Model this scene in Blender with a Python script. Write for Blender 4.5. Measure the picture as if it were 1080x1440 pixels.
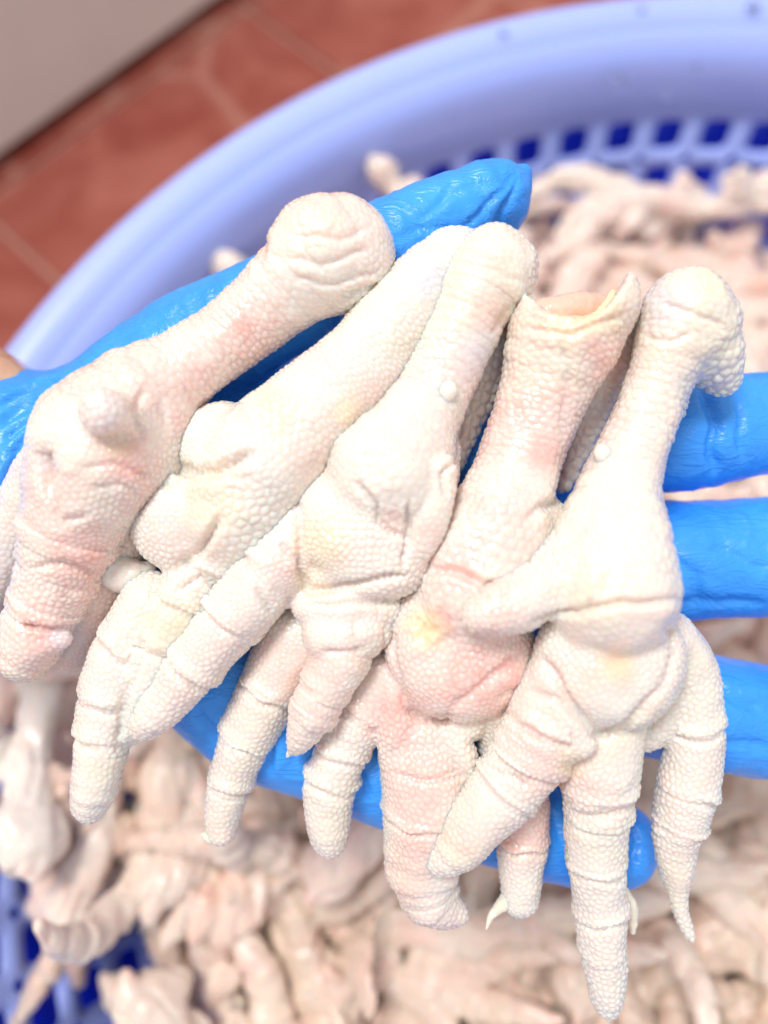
import bpy, math, random
import numpy as np
from mathutils import Matrix, Vector, kdtree

random.seed(7)
rng = np.random.default_rng(7)
for o in list(bpy.data.objects):
    bpy.data.objects.remove(o)
scene = bpy.context.scene
COL = scene.collection

# ------------------------------------------------------------------ camera
F = 1040.0                      # focal length in photo pixels (1080 x 1440)
D0 = 0.18                       # distance of the held feet
S = D0 / F                      # metres per photo pixel at that distance
PITCH, ROLL = math.radians(71), -0.03
RIM_H, RIM_DROP = 0.21, 0.270   # rim above floor, rim below camera
CAM = Vector((0, 0, RIM_H + RIM_DROP))
fw = Vector((0, math.cos(PITCH), -math.sin(PITCH)))
up0 = Vector((0, math.sin(PITCH), math.cos(PITCH)))
rt0 = Vector((1, 0, 0))
rt = rt0 * math.cos(ROLL) + up0 * math.sin(ROLL)
up = -rt0 * math.sin(ROLL) + up0 * math.cos(ROLL)
RM = Matrix((rt, up, -fw)).transposed()          # camera axes -> world
cam = bpy.data.cameras.new('camera')
cam.sensor_fit = 'VERTICAL'
cam.sensor_height = 36.0
cam.lens = 36.0 * F / 1440.0
cam.clip_start, cam.clip_end = 0.01, 50
cam.dof.use_dof = True
cam.dof.focus_distance = D0 - 0.008
cam.dof.aperture_fstop = cam.lens / 6.2
co = bpy.data.objects.new('camera', cam)
co.matrix_world = Matrix.Translation(CAM) @ RM.to_4x4()
COL.objects.link(co)
scene.camera = co

# ------------------------------------------------------------------ light
w = bpy.data.worlds.new('World')
scene.world = w
w.use_nodes = True
w.node_tree.nodes['Background'].inputs[0].default_value = (0.90, 0.95, 1.0, 1)
w.node_tree.nodes['Background'].inputs[1].default_value = 0.68


def area(name, loc, target, size, power, col):
    l = bpy.data.lights.new(name, 'AREA')
    l.shape = 'DISK'
    l.size = size
    l.energy = power
    l.color = col
    o = bpy.data.objects.new(name, l)
    o.location = loc
    o.rotation_euler = (Vector(target) - Vector(loc)).to_track_quat('-Z', 'Y').to_euler()
    COL.objects.link(o)


area('ceiling_lamp', (-0.38, 0.38, 1.75), (0, 0.05, 0.25), 0.5, 22.5, (1.0, 0.98, 0.95))
scene.view_settings.view_transform = 'Standard'
scene.view_settings.look = 'None'
scene.view_settings.gamma = 1
scene.view_settings.exposure = 0.17
scene.cycles.use_denoising = True


# ------------------------------------------------------------------ helpers
def tag(o, label=None, cat=None, group=None, kind=None):
    for k, v in (('label', label), ('category', cat), ('group', group), ('kind', kind)):
        if v:
            o[k] = v
    return o


def mesh_obj(name, V, Q, mat, parent=None, smooth=True, attrs=None):
    me = bpy.data.meshes.new(name)
    V = np.ascontiguousarray(V, dtype=np.float32)
    if isinstance(Q, np.ndarray):
        n = Q.shape[1]
        me.vertices.add(len(V))
        me.vertices.foreach_set('co', V.ravel())
        me.loops.add(Q.size)
        me.loops.foreach_set('vertex_index', Q.astype(np.int32).ravel())
        me.polygons.add(len(Q))
        me.polygons.foreach_set('loop_start', np.arange(0, Q.size, n, dtype=np.int32))
        me.update(calc_edges=True)
    else:
        me.from_pydata([tuple(map(float, v)) for v in V], [], Q)
        me.update()
    if smooth:
        me.polygons.foreach_set('use_smooth', [True] * len(me.polygons))
    if attrs is not None:
        a = me.attributes.new('tint', 'FLOAT_COLOR', 'POINT')
        a.data.foreach_set('color', np.ascontiguousarray(attrs, dtype=np.float32).ravel())
    me.materials.append(mat)
    o = bpy.data.objects.new(name, me)
    COL.objects.link(o)
    if parent is not None:
        o.parent = parent
    return o


def vnoise(P, scale, seed=0):
    """smooth value noise in [-1, 1]"""
    q = P / scale + seed * 17.31
    i = np.floor(q).astype(np.int64)
    f = q - i
    f = f * f * (3 - 2 * f)

    def h(a, b, c):
        n = (a * 73856093) ^ (b * 19349663) ^ (c * 83492791) ^ (seed * 2654435)
        n = (n ^ (n >> 13)) * 1274126177
        n = n & 0x7fffffff
        n = (n ^ (n >> 15)) & 0xffff
        return n / 32767.5 - 1
    r = 0
    for dx in (0, 1):
        for dy in (0, 1):
            for dz in (0, 1):
                wgt = (f[:, 0] if dx else 1 - f[:, 0]) * (f[:, 1] if dy else 1 - f[:, 1]) * (f[:, 2] if dz else 1 - f[:, 2])
                r = r + wgt * h(i[:, 0] + dx, i[:, 1] + dy, i[:, 2] + dz)
    return r


def fbm(P, s, seed=0):
    return vnoise(P, s, seed) + 0.5 * vnoise(P, s / 2.1, seed + 1) + 0.25 * vnoise(P, s / 4.3, seed + 2)


# ------------------------------------------------------------------ implicit surfaces
# working frame: x right, y up, z towards the camera, one unit = one photo pixel at distance D0
def fr(x, y, h):
    g = (F - h) / F
    return np.array(((x - 540) * g, (720 - y) * g, h)), g


def px_of(P):
    g = F / (F - P[:, 2])
    return np.stack([540 + P[:, 0] * g, 720 - P[:, 1] * g], 1)


def to_world(P):
    L = P * S
    L = L - np.array((0, 0, D0))
    return L @ np.array(RM.transposed()) + np.array(CAM)


def catmull(C):
    out = []
    n = len(C)
    for i in range(n - 1):
        p0, p1, p2, p3 = C[max(i - 1, 0)], C[i], C[i + 1], C[min(i + 2, n - 1)]
        L = np.linalg.norm(p2[:3] - p1[:3])
        m = max(1, int(math.ceil(L / max(8.0, 0.7 * min(p1[3], p2[3])))))
        for j in range(m):
            t = j / m
            out.append(0.5 * (2 * p1 + (p2 - p0) * t + (2 * p0 - 5 * p1 + 4 * p2 - p3) * t * t + (3 * p1 - p0 - 3 * p2 + p3) * t ** 3))
    out.append(C[-1])
    return np.array(out)


class Stroke:
    def __init__(self, pts, k=10, base=0, flat=1.0, rings=(), rd=4.0, rw=4.0, bead=9.0, amp=1.0, screen=True, wr=0.0):
        C = []
        for p in pts:
            r = p[2]
            h = p[3] if len(p) > 3 else base + 0.9 * r * flat
            if screen:
                c, g = fr(p[0], p[1], h)
            else:
                c, g = np.array((p[0], p[1], h), float), 1
            C.append((c[0], c[1], c[2], r * g))
        self.C = catmull(np.array(C, float))
        self.C[:, 3] = np.maximum(self.C[:, 3], 2.0)
        self.k, self.flat, self.bead, self.amp, self.wr = k, flat, bead, amp, wr
        L = np.r_[0, np.cumsum(np.linalg.norm(np.diff(self.C[:, :3], axis=0), axis=1))]
        self.L = L
        self.rings = [q * L[-1] for q in rings]
        self.rd, self.rw = rd, rw

    def bounds(self):
        c, r = self.C[:, :3], self.C[:, 3:]
        return (c - r).min(0), (c + r).max(0)

    def segs(self):
        for i in range(len(self.C) - 1):
            a, b = self.C[i], self.C[i + 1]
            rr = max(a[3], b[3])
            lo, hi = np.minimum(a[:3], b[:3]) - rr, np.maximum(a[:3], b[:3]) + rr
            yield a, b, self.L[i], self.L[i + 1], lo, hi

    def seg_d(self, P, a, b):
        ab = b[:3] - a[:3]
        q = P - a[:3]
        t = np.clip((q @ ab) / max(ab @ ab, 1e-6), 0, 1)
        v = q - t[..., None] * ab
        if self.flat != 1.0:
            v = v * np.array((1, 1, 1 / self.flat))
        return np.sqrt((v * v).sum(-1)) - (a[3] + (b[3] - a[3]) * t), t


class Ell:
    def __init__(self, x, y, rx, ry, rz, ang=0, h=None, base=0, k=14, bead=9.0, amp=1.0, screen=True, wr=0.0):
        h = base + 0.8 * rz if h is None else h
        if screen:
            self.c, g = fr(x, y, h)
        else:
            self.c, g = np.array((x, y, h), float), 1
        self.r = np.array((rx, ry, rz)) * g
        a = math.radians(ang)
        self.R = np.array(((math.cos(a), math.sin(a), 0), (-math.sin(a), math.cos(a), 0), (0, 0, 1)))
        self.k, self.bead, self.amp, self.wr = k, bead, amp, wr
        self.rings = []
        self.flat = 1

    def bounds(self):
        m = max(self.r)
        m = np.array((max(self.r[:2]), max(self.r[:2]), self.r[2]))
        return self.c - m, self.c + m

    def segs(self):
        lo, hi = self.bounds()
        yield None, None, 0, 0, lo, hi

    def seg_d(self, P, a, b):
        q = (P - self.c) @ self.R.T
        k0 = np.sqrt(((q / self.r) ** 2).sum(-1))
        k1 = np.sqrt(((q / self.r ** 2) ** 2).sum(-1)) + 1e-9
        return k0 * (k0 - 1) / k1, np.zeros(P.shape[:-1])


def smin(a, b, k):
    h = np.clip(0.5 + 0.5 * (b - a) / k, 0, 1)
    return b + (a - b) * h - k * h * (1 - h)


BIG = 1e3


def field_grid(prims, subs, g):
    lo = np.min([p.bounds()[0] for p in prims], 0) - 3 * g
    hi = np.max([p.bounds()[1] for p in prims], 0) + 3 * g
    n = np.ceil((hi - lo) / g).astype(int) + 1
    ax = [lo[i] + g * np.arange(n[i]) for i in range(3)]
    D = np.full(n, BIG)

    def one(p, m):
        plo, phi = p.bounds()
        A = np.maximum(np.floor((plo - m - lo) / g).astype(int), 0)
        B = np.minimum(np.ceil((phi + m - lo) / g).astype(int) + 1, n)
        d = np.full(np.maximum(B - A, 0), BIG)
        if d.size == 0:
            return A, B, d
        for a, b, l0, l1, slo, shi in p.segs():
            a0 = np.maximum(np.floor((slo - m - lo) / g).astype(int), A)
            b0 = np.minimum(np.ceil((shi + m - lo) / g).astype(int) + 1, B)
            if np.any(b0 <= a0):
                continue
            P = np.stack(np.meshgrid(*[ax[i][a0[i]:b0[i]] for i in range(3)], indexing='ij'), -1)
            sd, _ = p.seg_d(P, a, b)
            sl = tuple(slice(a0[i] - A[i], b0[i] - A[i]) for i in range(3))
            d[sl] = np.minimum(d[sl], sd)
        return A, B, d
    for p in prims:
        A, B, d = one(p, p.k + 3 * g)
        sl = tuple(slice(A[i], B[i]) for i in range(3))
        D[sl] = smin(D[sl], d, p.k)
    for p in subs:
        A, B, d = one(p, p.k + 3 * g)
        sl = tuple(slice(A[i], B[i]) for i in range(3))
        D[sl] = -smin(-D[sl], d, p.k)
    return D, lo


def field_pts(prims, subs, P):
    N = len(P)
    D = np.full(N, BIG)
    sid = np.zeros(N, int)
    sl_ = np.zeros(N)
    best = np.full(N, BIG)

    def one(p, m):
        d = np.full(N, BIG)
        s = np.zeros(N)
        for a, b, l0, l1, slo, shi in p.segs():
            idx = np.nonzero(np.all((P > slo - m) & (P < shi + m), axis=1))[0]
            if len(idx) == 0:
                continue
            sd, t = p.seg_d(P[idx], a, b)
            u = sd < d[idx]
            ii = idx[u]
            d[ii] = sd[u]
            s[ii] = (l0 + (l1 - l0) * t)[u]
        return d, s
    for i, p in enumerate(prims):
        d, s = one(p, p.k + 12)
        u = d < best
        best[u] = d[u]
        sid[u] = i
        sl_[u] = s[u]
        D = smin(D, d, p.k)
    for p in subs:
        d, _ = one(p, p.k + 12)
        D = -smin(-D, d, p.k)
    return D, sid, sl_


def surface_net(D, lo, g):
    ins = D < 0
    n = np.array(D.shape)
    c = np.zeros(n - 1, np.int8)
    for dx in (0, 1):
        for dy in (0, 1):
            for dz in (0, 1):
                c += ins[dx:n[0] - 1 + dx, dy:n[1] - 1 + dy, dz:n[2] - 1 + dz]
    act = (c > 0) & (c < 8)
    ids = -np.ones(n - 1, int)
    I = np.argwhere(act)
    ids[act] = np.arange(len(I))
    acc = np.zeros((len(I), 3))
    cnt = np.zeros(len(I))
    cor = np.array([(x, y, z) for x in (0, 1) for y in (0, 1) for z in (0, 1)])
    vals = [D[tuple((I + q).T)] for q in cor]
    for i in range(8):
        for j in range(i + 1, 8):
            if abs(cor[i] - cor[j]).sum() != 1:
                continue
            a, b = vals[i], vals[j]
            m = (a < 0) != (b < 0)
            t = np.where(m, a / np.where(m, a - b, 1), 0)
            acc += np.where(m[:, None], cor[i] + t[:, None] * (cor[j] - cor[i]), 0)
            cnt += m
    V = lo + g * (I + acc / np.maximum(cnt, 1)[:, None])
    Q = []
    for axis in range(3):
        o1, o2 = [(1, 2), (2, 0), (0, 1)][axis]
        s0 = [slice(None)] * 3
        s1 = [slice(None)] * 3
        s0[axis] = slice(0, -1)
        s1[axis] = slice(1, None)
        ch = ins[tuple(s0)] != ins[tuple(s1)]
        E = np.argwhere(ch)
        ok = (E[:, o1] > 0) & (E[:, o2] > 0) & (E[:, o1] < n[o1] - 1) & (E[:, o2] < n[o2] - 1)
        E = E[ok]
        flip = ~ins[tuple(E.T)]
        e1 = np.zeros(3, int)
        e2 = np.zeros(3, int)
        e1[o1] = 1
        e2[o2] = 1
        q = np.stack([ids[tuple((E - e1 - e2).T)], ids[tuple((E - e2).T)], ids[tuple(E.T)], ids[tuple((E - e1).T)]], 1)
        q[flip] = q[flip][:, ::-1]
        Q.append(q)
    return V, np.concatenate(Q)


def subdivide(V, Q):
    N, M = len(V), len(Q)
    E = np.concatenate([np.sort(Q[:, [i, (i + 1) % 4]], 1) for i in range(4)])
    key = E[:, 0].astype(np.int64) * N + E[:, 1]
    u, inv = np.unique(key, return_inverse=True)
    mid = 0.5 * (V[u // N] + V[u % N])
    fc = V[Q].mean(1)
    e = [N + inv[i * M:(i + 1) * M] for i in range(4)]
    f = N + len(u) + np.arange(M)
    q = [np.stack([Q[:, i], e[i], f, e[(i + 3) % 4]], 1) for i in range(4)]
    return np.concatenate([V, mid, fc]), np.concatenate(q)


def normals(V, Q):
    d1 = V[Q[:, 2]] - V[Q[:, 0]]
    d2 = V[Q[:, 3]] - V[Q[:, 1]]
    fn = np.cross(d1, d2)
    Nn = np.zeros_like(V)
    for i in range(4):
        for a in range(3):
            Nn[:, a] += np.bincount(Q[:, i], fn[:, a], len(V))
    return Nn / (np.linalg.norm(Nn, axis=1, keepdims=True) + 1e-9)


def relax(V, Q, it, lam=0.5):
    E = np.concatenate([Q[:, [i, (i + 1) % 4]] for i in range(4)])
    deg = np.bincount(E[:, 0], minlength=len(V)) + np.bincount(E[:, 1], minlength=len(V))
    for _ in range(it):
        A = np.zeros_like(V)
        for a in range(3):
            A[:, a] = np.bincount(E[:, 0], V[E[:, 1], a], len(V)) + np.bincount(E[:, 1], V[E[:, 0], a], len(V))
        V = V + lam * (A / np.maximum(deg, 1)[:, None] - V)
    return V


def blob(prims, subs=(), g=5.0, sub=1, newton=2):
    D, lo = field_grid(prims, subs, g)
    V, Q = surface_net(D, lo, g)
    V = relax(V, Q, 1)
    for s in range(sub):
        V, Q = subdivide(V, Q)
        V = relax(V, Q, 1)
    for _ in range(newton):
        N = normals(V, Q)
        d, sid, sl = field_pts(prims, subs, V)
        V = V - N * np.clip(d, -4, 4)[:, None] * 0.9
    V = relax(V, Q, 1, 0.3)
    return V, Q, sid, sl


def polydist(p, poly):
    """distance of 2-D points to a polyline, with depth scale tapering at its ends, and signed side"""
    poly = np.array([q[:2] for q in poly], float)
    L = np.r_[0, np.cumsum(np.linalg.norm(np.diff(poly, axis=0), axis=1))]
    best = np.full(len(p), 1e9)
    tt = np.zeros(len(p))
    for i in range(len(poly) - 1):
        a, b = poly[i], poly[i + 1]
        ab = b - a
        t = np.clip(((p - a) @ ab) / max(ab @ ab, 1e-6), 0, 1)
        d = np.linalg.norm(p - a - t[:, None] * ab, axis=1)
        u = d < best
        best[u] = d[u]
        tt[u] = (L[i] + t * (L[i + 1] - L[i]))[u] / L[-1]
    return best, tt


def crease_profile(d, D, wd):
    return -D * np.exp(-(d / wd) ** 2) + 0.13 * D * np.exp(-((d - 2.6 * wd) / (1.8 * wd)) ** 2)


def beads(V, N, cell, amp, inst):
    """reticulate scales: relaxed seeds on the surface, domed cells between grooves"""
    order = inst.permutation(len(V))
    cls = np.round(np.log(np.maximum(cell, 1)) / 0.22).astype(int)
    cs = np.exp(cls * 0.22)
    key = np.floor(V / (cs * 0.98)[:, None]).astype(np.int64)
    hk = (key[:, 0] * 73856093) ^ (key[:, 1] * 19349663) ^ (key[:, 2] * 83492791) ^ (cls * 7919)
    _, first = np.unique(hk[order], return_index=True)
    seeds = V[order[first]]
    for it in range(5):
        kd = kdtree.KDTree(len(seeds))
        for i, s in enumerate(seeds):
            kd.insert(s, i)
        kd.balance()
        if it == 4:
            break
        near = np.fromiter((kd.find(v)[1] for v in V), int, len(V))
        cnt = np.bincount(near, minlength=len(seeds))
        C = np.stack([np.bincount(near, V[:, a], len(seeds)) for a in range(3)], 1)
        seeds = np.where(cnt[:, None] > 0, C / np.maximum(cnt, 1)[:, None], seeds)
    i1 = np.empty(len(V), int)
    i2 = np.empty(len(V), int)
    d1 = np.empty(len(V))
    d2 = np.empty(len(V))
    for j, v in enumerate(V):
        r = kd.find_n(v, 2)
        i1[j], d1[j] = r[0][1], r[0][2]
        i2[j], d2[j] = r[1][1], r[1][2]
    sep = np.linalg.norm(seeds[i1] - seeds[i2], axis=1) + 1e-6
    e = (d2 ** 2 - d1 ** 2) / (2 * sep)
    x = np.clip(e / (0.50 * cs), 0, 1)
    dome = 1 - (1 - x) ** 2.4
    var = inst.uniform(0.75, 1.25, len(seeds))[i1]
    return amp * cs * 0.155 * (dome - 0.6) * var


# ------------------------------------------------------------------ materials
def mat(name):
    m = bpy.data.materials.new(name)
    m.use_nodes = True
    nt = m.node_tree
    return m, nt, nt.nodes['Principled BSDF']


def N_(nt, typ, **kw):
    n = nt.nodes.new(typ)
    for k, v in kw.items():
        setattr(n, k, v)
    return n


def noise(nt, scale, detail=4, rough=0.55, vec=None):
    n = N_(nt, 'ShaderNodeTexNoise')
    n.inputs['Scale'].default_value = scale
    n.inputs['Detail'].default_value = detail
    n.inputs['Roughness'].default_value = rough
    if vec is not None:
        nt.links.new(vec, n.inputs['Vector'])
    return n


def ramp(nt, fac, stops):
    r = N_(nt, 'ShaderNodeValToRGB')
    el = r.color_ramp.elements
    while len(el) < len(stops):
        el.new(0.5)
    for e, (p, c) in zip(el, stops):
        e.position = p
        e.color = (c, c, c, 1) if isinstance(c, (int, float)) else (*c, 1)
    nt.links.new(fac, r.inputs[0])
    return r


def mix(nt, fac, a, b):
    m = N_(nt, 'ShaderNodeMix', data_type='RGBA')
    for sock, v in ((m.inputs[0], fac), (m.inputs[6], a), (m.inputs[7], b)):
        if hasattr(v, 'links') or hasattr(v, 'is_linked'):
            nt.links.new(v, sock)
        elif isinstance(v, tuple):
            sock.default_value = (*v, 1)
        else:
            sock.default_value = v
    return m.outputs[2]


def bump(nt, bsdf, height, dist, strength=1.0):
    b = N_(nt, 'ShaderNodeBump')
    b.inputs['Distance'].default_value = dist
    b.inputs['Strength'].default_value = strength
    nt.links.new(height, b.inputs['Height'])
    nt.links.new(b.outputs[0], bsdf.inputs['Normal'])
    return b


def skin_mat(name, cream, pink, yellow, tint=True, rough=0.36, sss=0.0030, coat=0.6):
    m, nt, b = mat(name)
    tc = N_(nt, 'ShaderNodeTexCoord')
    n1 = noise(nt, 55, 3, 0.5, tc.outputs['Object'])
    n2 = noise(nt, 26, 2, 0.5, tc.outputs['Object'])
    n2.inputs['Distortion'].default_value = 1.0
    c = mix(nt, ramp(nt, n1.outputs[0], [(0.48, 0.0), (0.75, 0.45)]).outputs[0], cream, pink)
    c = mix(nt, ramp(nt, n2.outputs[0], [(0.5, 0.0), (0.72, 0.4)]).outputs[0], c, yellow)
    if tint:
        at = N_(nt, 'ShaderNodeAttribute', attribute_name='tint')
        sp = N_(nt, 'ShaderNodeSeparateColor')
        nt.links.new(at.outputs['Color'], sp.inputs[0])
        n3 = noise(nt, 210, 4, 0.65, tc.outputs['Object'])
        mm = N_(nt, 'ShaderNodeMath', operation='MULTIPLY')
        nt.links.new(sp.outputs[0], mm.inputs[0])
        nt.links.new(ramp(nt, n3.outputs[0], [(0.3, 0.35), (0.68, 1.0)]).outputs[0], mm.inputs[1])
        c = mix(nt, mm.outputs[0], c, (0.82, 0.40, 0.35))
        c = mix(nt, sp.outputs[1], c, (0.84, 0.68, 0.40))
        c = mix(nt, sp.outputs[2], c, (0.62, 0.60, 0.68))
    else:
        oi = N_(nt, 'ShaderNodeObjectInfo')
        mu = N_(nt, 'ShaderNodeMix', data_type='RGBA', blend_type='MULTIPLY')
        mu.inputs[0].default_value = 1
        nt.links.new(c, mu.inputs[6])
        nt.links.new(oi.outputs['Color'], mu.inputs[7])
        c = mu.outputs[2]
    nt.links.new(c, b.inputs['Base Color'])
    b.inputs['Roughness'].default_value = rough
    b.inputs['Subsurface Weight'].default_value = 1.0
    b.inputs['Subsurface Radius'].default_value = (1.0, 0.45, 0.28)
    b.inputs['Subsurface Scale'].default_value = sss
    b.inputs['Specular IOR Level'].default_value = 0.45
    b.inputs['Coat Weight'].default_value = coat
    b.inputs['Coat Roughness'].default_value = 0.10
    fine = noise(nt, 1500, 3, 0.6, tc.outputs['Object'])
    bump(nt, b, fine.outputs[0], 0.00018, 0.5)
    rr = noise(nt, 160, 3, 0.6, tc.outputs['Object'])
    nt.links.new(ramp(nt, rr.outputs[0], [(0.35, 0.16), (0.7, 0.38)]).outputs[0], b.inputs['Roughness'])
    return m


SKIN = skin_mat('scalded_skin', (0.80, 0.72, 0.65), (0.80, 0.54, 0.485), (0.80, 0.72, 0.53))
PILE = skin_mat('heap_skin', (0.84, 0.74, 0.66), (0.82, 0.46, 0.41), (0.82, 0.71, 0.53), tint=False, sss=0.002, coat=0.08)


def simple(name, col, rough=0.4, sss=0, **kw):
    m, nt, b = mat(name)
    b.inputs['Base Color'].default_value = (*col, 1)
    b.inputs['Roughness'].default_value = rough
    if sss:
        b.inputs['Subsurface Weight'].default_value = 0.5
        b.inputs['Subsurface Scale'].default_value = sss
    for k, v in kw.items():
        b.inputs[k].default_value = v
    return m, nt, b


CLAW = simple('claw_horn', (0.78, 0.70, 0.58), 0.3, 0.003)[0]
CARTILAGE = simple('cartilage', (0.74, 0.68, 0.68), 0.16, 0.002)[0]
FAT = simple('fat', (0.82, 0.70, 0.46), 0.22, 0.002)[0]
FLESH = simple('flesh', (0.78, 0.50, 0.40), 0.22, 0.002)[0]

GLOVE, nt, b = simple('nitrile', (0.012, 0.215, 0.80), 0.33)
tc = N_(nt, 'ShaderNodeTexCoord')
n1 = noise(nt, 60, 4, 0.6, tc.outputs['Object'])
nt.links.new(mix(nt, ramp(nt, n1.outputs[0], [(0.3, 0.0), (0.7, 1.0)]).outputs[0], (0.03, 0.27, 0.86), (0.05, 0.35, 0.95)), b.inputs['Base Color'])
n2 = noise(nt, 900, 3, 0.6, tc.outputs['Object'])
b1 = bump(nt, b, n2.outputs[0], 0.00014, 0.45)
mp = N_(nt, 'ShaderNodeMapping')
mp.inputs['Scale'].default_value = (0.45, 1.3, 1.0)
mp.inputs['Rotation'].default_value = (0, 0, 0.5)
nt.links.new(tc.outputs['Object'], mp.inputs[0])
n5 = noise(nt, 150, 4, 0.6, mp.outputs[0])
n5.inputs['Distortion'].default_value = 1.5
rg = ramp(nt, n5.outputs[0], [(0.40, 0.0), (0.5, 1.0), (0.60, 0.0)])
b2 = N_(nt, 'ShaderNodeBump')
b2.inputs['Distance'].default_value = 0.0006
b2.inputs['Strength'].default_value = 0.35
nt.links.new(rg.outputs[0], b2.inputs['Height'])
nt.links.new(b2.outputs[0], b1.inputs['Normal'])
b.inputs['Specular IOR Level'].default_value = 0.5

ARM = skin_mat('arm_skin', (0.70, 0.42, 0.28), (0.66, 0.33, 0.22), (0.70, 0.45, 0.28), tint=True)

PLASTIC, nt, b = simple('lavender_plastic', (0.27, 0.38, 0.96), 0.30)
tc = N_(nt, 'ShaderNodeTexCoord')
n1 = noise(nt, 9, 4, 0.6, tc.outputs['Object'])
nt.links.new(mix(nt, n1.outputs[0], (0.37, 0.46, 0.98), (0.43, 0.52, 1.0)), b.inputs['Base Color'])
b.inputs['Subsurface Weight'].default_value = 0.2
b.inputs['Subsurface Scale'].default_value = 0.004
n2 = noise(nt, 300, 3, 0.6, tc.outputs['Object'])
bump(nt, b, n2.outputs[0], 0.0002, 0.25)
DEEP, nt, b = simple('deep_blue_plastic', (0.004, 0.02, 0.62), 0.35)
tc = N_(nt, 'ShaderNodeTexCoord')
n1 = noise(nt, 14, 4, 0.6, tc.outputs['Object'])
nt.links.new(mix(nt, n1.outputs[0], (0.006, 0.03, 0.85), (0.01, 0.07, 0.98)), b.inputs['Base Color'])

# ------------------------------------------------------------------ floor, wall
TILE, nt, b = simple('terracotta_tile', (0.36, 0.10, 0.07), 0.35)
tc = N_(nt, 'ShaderNodeTexCoord')
n1 = noise(nt, 14, 5, 0.6, tc.outputs['Object'])
n1.inputs['Distortion'].default_value = 1.2
wv = N_(nt, 'ShaderNodeTexVoronoi', feature='DISTANCE_TO_EDGE')
wv.inputs['Scale'].default_value = 5.0
nt.links.new(tc.outputs['Object'], wv.inputs['Vector'])
c = mix(nt, ramp(nt, n1.outputs[0], [(0.35, 0.0), (0.68, 1.0)]).outputs[0], (0.32, 0.066, 0.046), (0.45, 0.140, 0.10))
c = mix(nt, ramp(nt, wv.outputs[0], [(0.0, 0.45), (0.045, 0.0)]).outputs[0], c, (0.60, 0.32, 0.24))
nt.links.new(c, b.inputs['Base Color'])
n2 = noise(nt, 120, 3, 0.6, tc.outputs['Object'])
bump(nt, b, n2.outputs[0], 0.001, 0.3)
GROUT, nt, b = simple('pink_grout', (0.50, 0.24, 0.17), 0.8)
tc = N_(nt, 'ShaderNodeTexCoord')
n1 = noise(nt, 60, 4, 0.6, tc.outputs['Object'])
nt.links.new(mix(nt, n1.outputs[0], (0.50, 0.24, 0.18), (0.62, 0.35, 0.27)), b.inputs['Base Color'])
WALL, nt, b = simple('grey_render', (0.44, 0.40, 0.36), 0.7)
tc = N_(nt, 'ShaderNodeTexCoord')
n1 = noise(nt, 11, 5, 0.65, tc.outputs['Object'])
nt.links.new(mix(nt, n1.outputs[0], (0.84, 0.75, 0.62), (0.92, 0.85, 0.73)), b.inputs['Base Color'])
bump(nt, b, n1.outputs[0], 0.004, 0.4)


def ray_floor(px, py, z=0.0):
    d = (RM @ Vector(((px - 540) / F, (720 - py) / F, -1)))
    t = (z - CAM.z) / d.z
    return CAM + d * t


def box(name, lo, hi, mat, parent=None, bev=0.0):
    import bmesh
    bm = bmesh.new()
    bmesh.ops.create_cube(bm, size=1)
    for v in bm.verts:
        v.co = Vector([lo[i] + (v.co[i] + 0.5) * (hi[i] - lo[i]) for i in range(3)])
    if bev:
        bmesh.ops.bevel(bm, geom=bm.edges[:], offset=bev, segments=1, affect='EDGES')
    me = bpy.data.meshes.new(name)
    bm.to_mesh(me)
    bm.free()
    me.materials.append(mat)
    o = bpy.data.objects.new(name, me)
    COL.objects.link(o)
    if parent is not None:
        o.parent = parent
    return o


A0, A1 = ray_floor(0, 265), ray_floor(360, 0)      # grout line beside the wall
B0 = ray_floor(405, 52)                            # a point on the crossing grout line
ux = (A1 - A0).normalized()
uy = Vector((-ux.y, ux.x, 0))
org = A0 + ux * ((B0 - A0).dot(ux))
floor = box('floor', (-3, -3, -0.05), (3, 3, -0.004), GROUT)
floor.location = org
floor.rotation_euler = (0, 0, math.atan2(ux.y, ux.x))
tag(floor, kind='structure')
TS, GW = 0.30, 0.0045
tile_me = None
for i in range(-5, 5):
    for j in range(-6, 1):
        if tile_me is None:
            t = box('tile', (GW / 2, GW / 2, -0.003), (TS - GW / 2, TS - GW / 2, 0.0), TILE, floor, 0.0012)
            tile_me = t.data
        else:
            t = bpy.data.objects.new('tile', tile_me)
            COL.objects.link(t)
            t.parent = floor
        t.location = (i * TS, j * TS + (0 if j < 0 else 0), random.uniform(-0.0004, 0.0004))
W0, W1 = ray_floor(0, 238), ray_floor(288, 0)
gap = (W0 - A0).dot(uy)
gap = max(gap - 0.004, 0.008)
wall = box('wall', (-2.5, gap, 0.012), (2.5, gap + 0.12, 1.0), WALL, None, 0.004)
wall.location = org
wall.rotation_euler = floor.rotation_euler
tag(wall, 'pale grey plastered wall rising from the red tiled floor', 'wall')

# ------------------------------------------------------------------ colander and the basin behind it
BC = Vector((0.168, 0.0, RIM_H))
R0 = 0.371


def lathe(name, prof, mat, parent, n=180, close=False):
    a = np.linspace(0, 2 * np.pi, n, endpoint=False)
    V = np.array([(r * math.cos(t), r * math.sin(t), z) for r, z in prof for t in a])
    m = len(prof)
    Q = []
    rows = m if close else m - 1
    for i in range(rows):
        i2 = (i + 1) % m
        for j in range(n):
            j2 = (j + 1) % n
            Q.append((i * n + j, i * n + j2, i2 * n + j2, i2 * n + j))
    return mesh_obj(name, V, np.array(Q), mat, parent)


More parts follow.
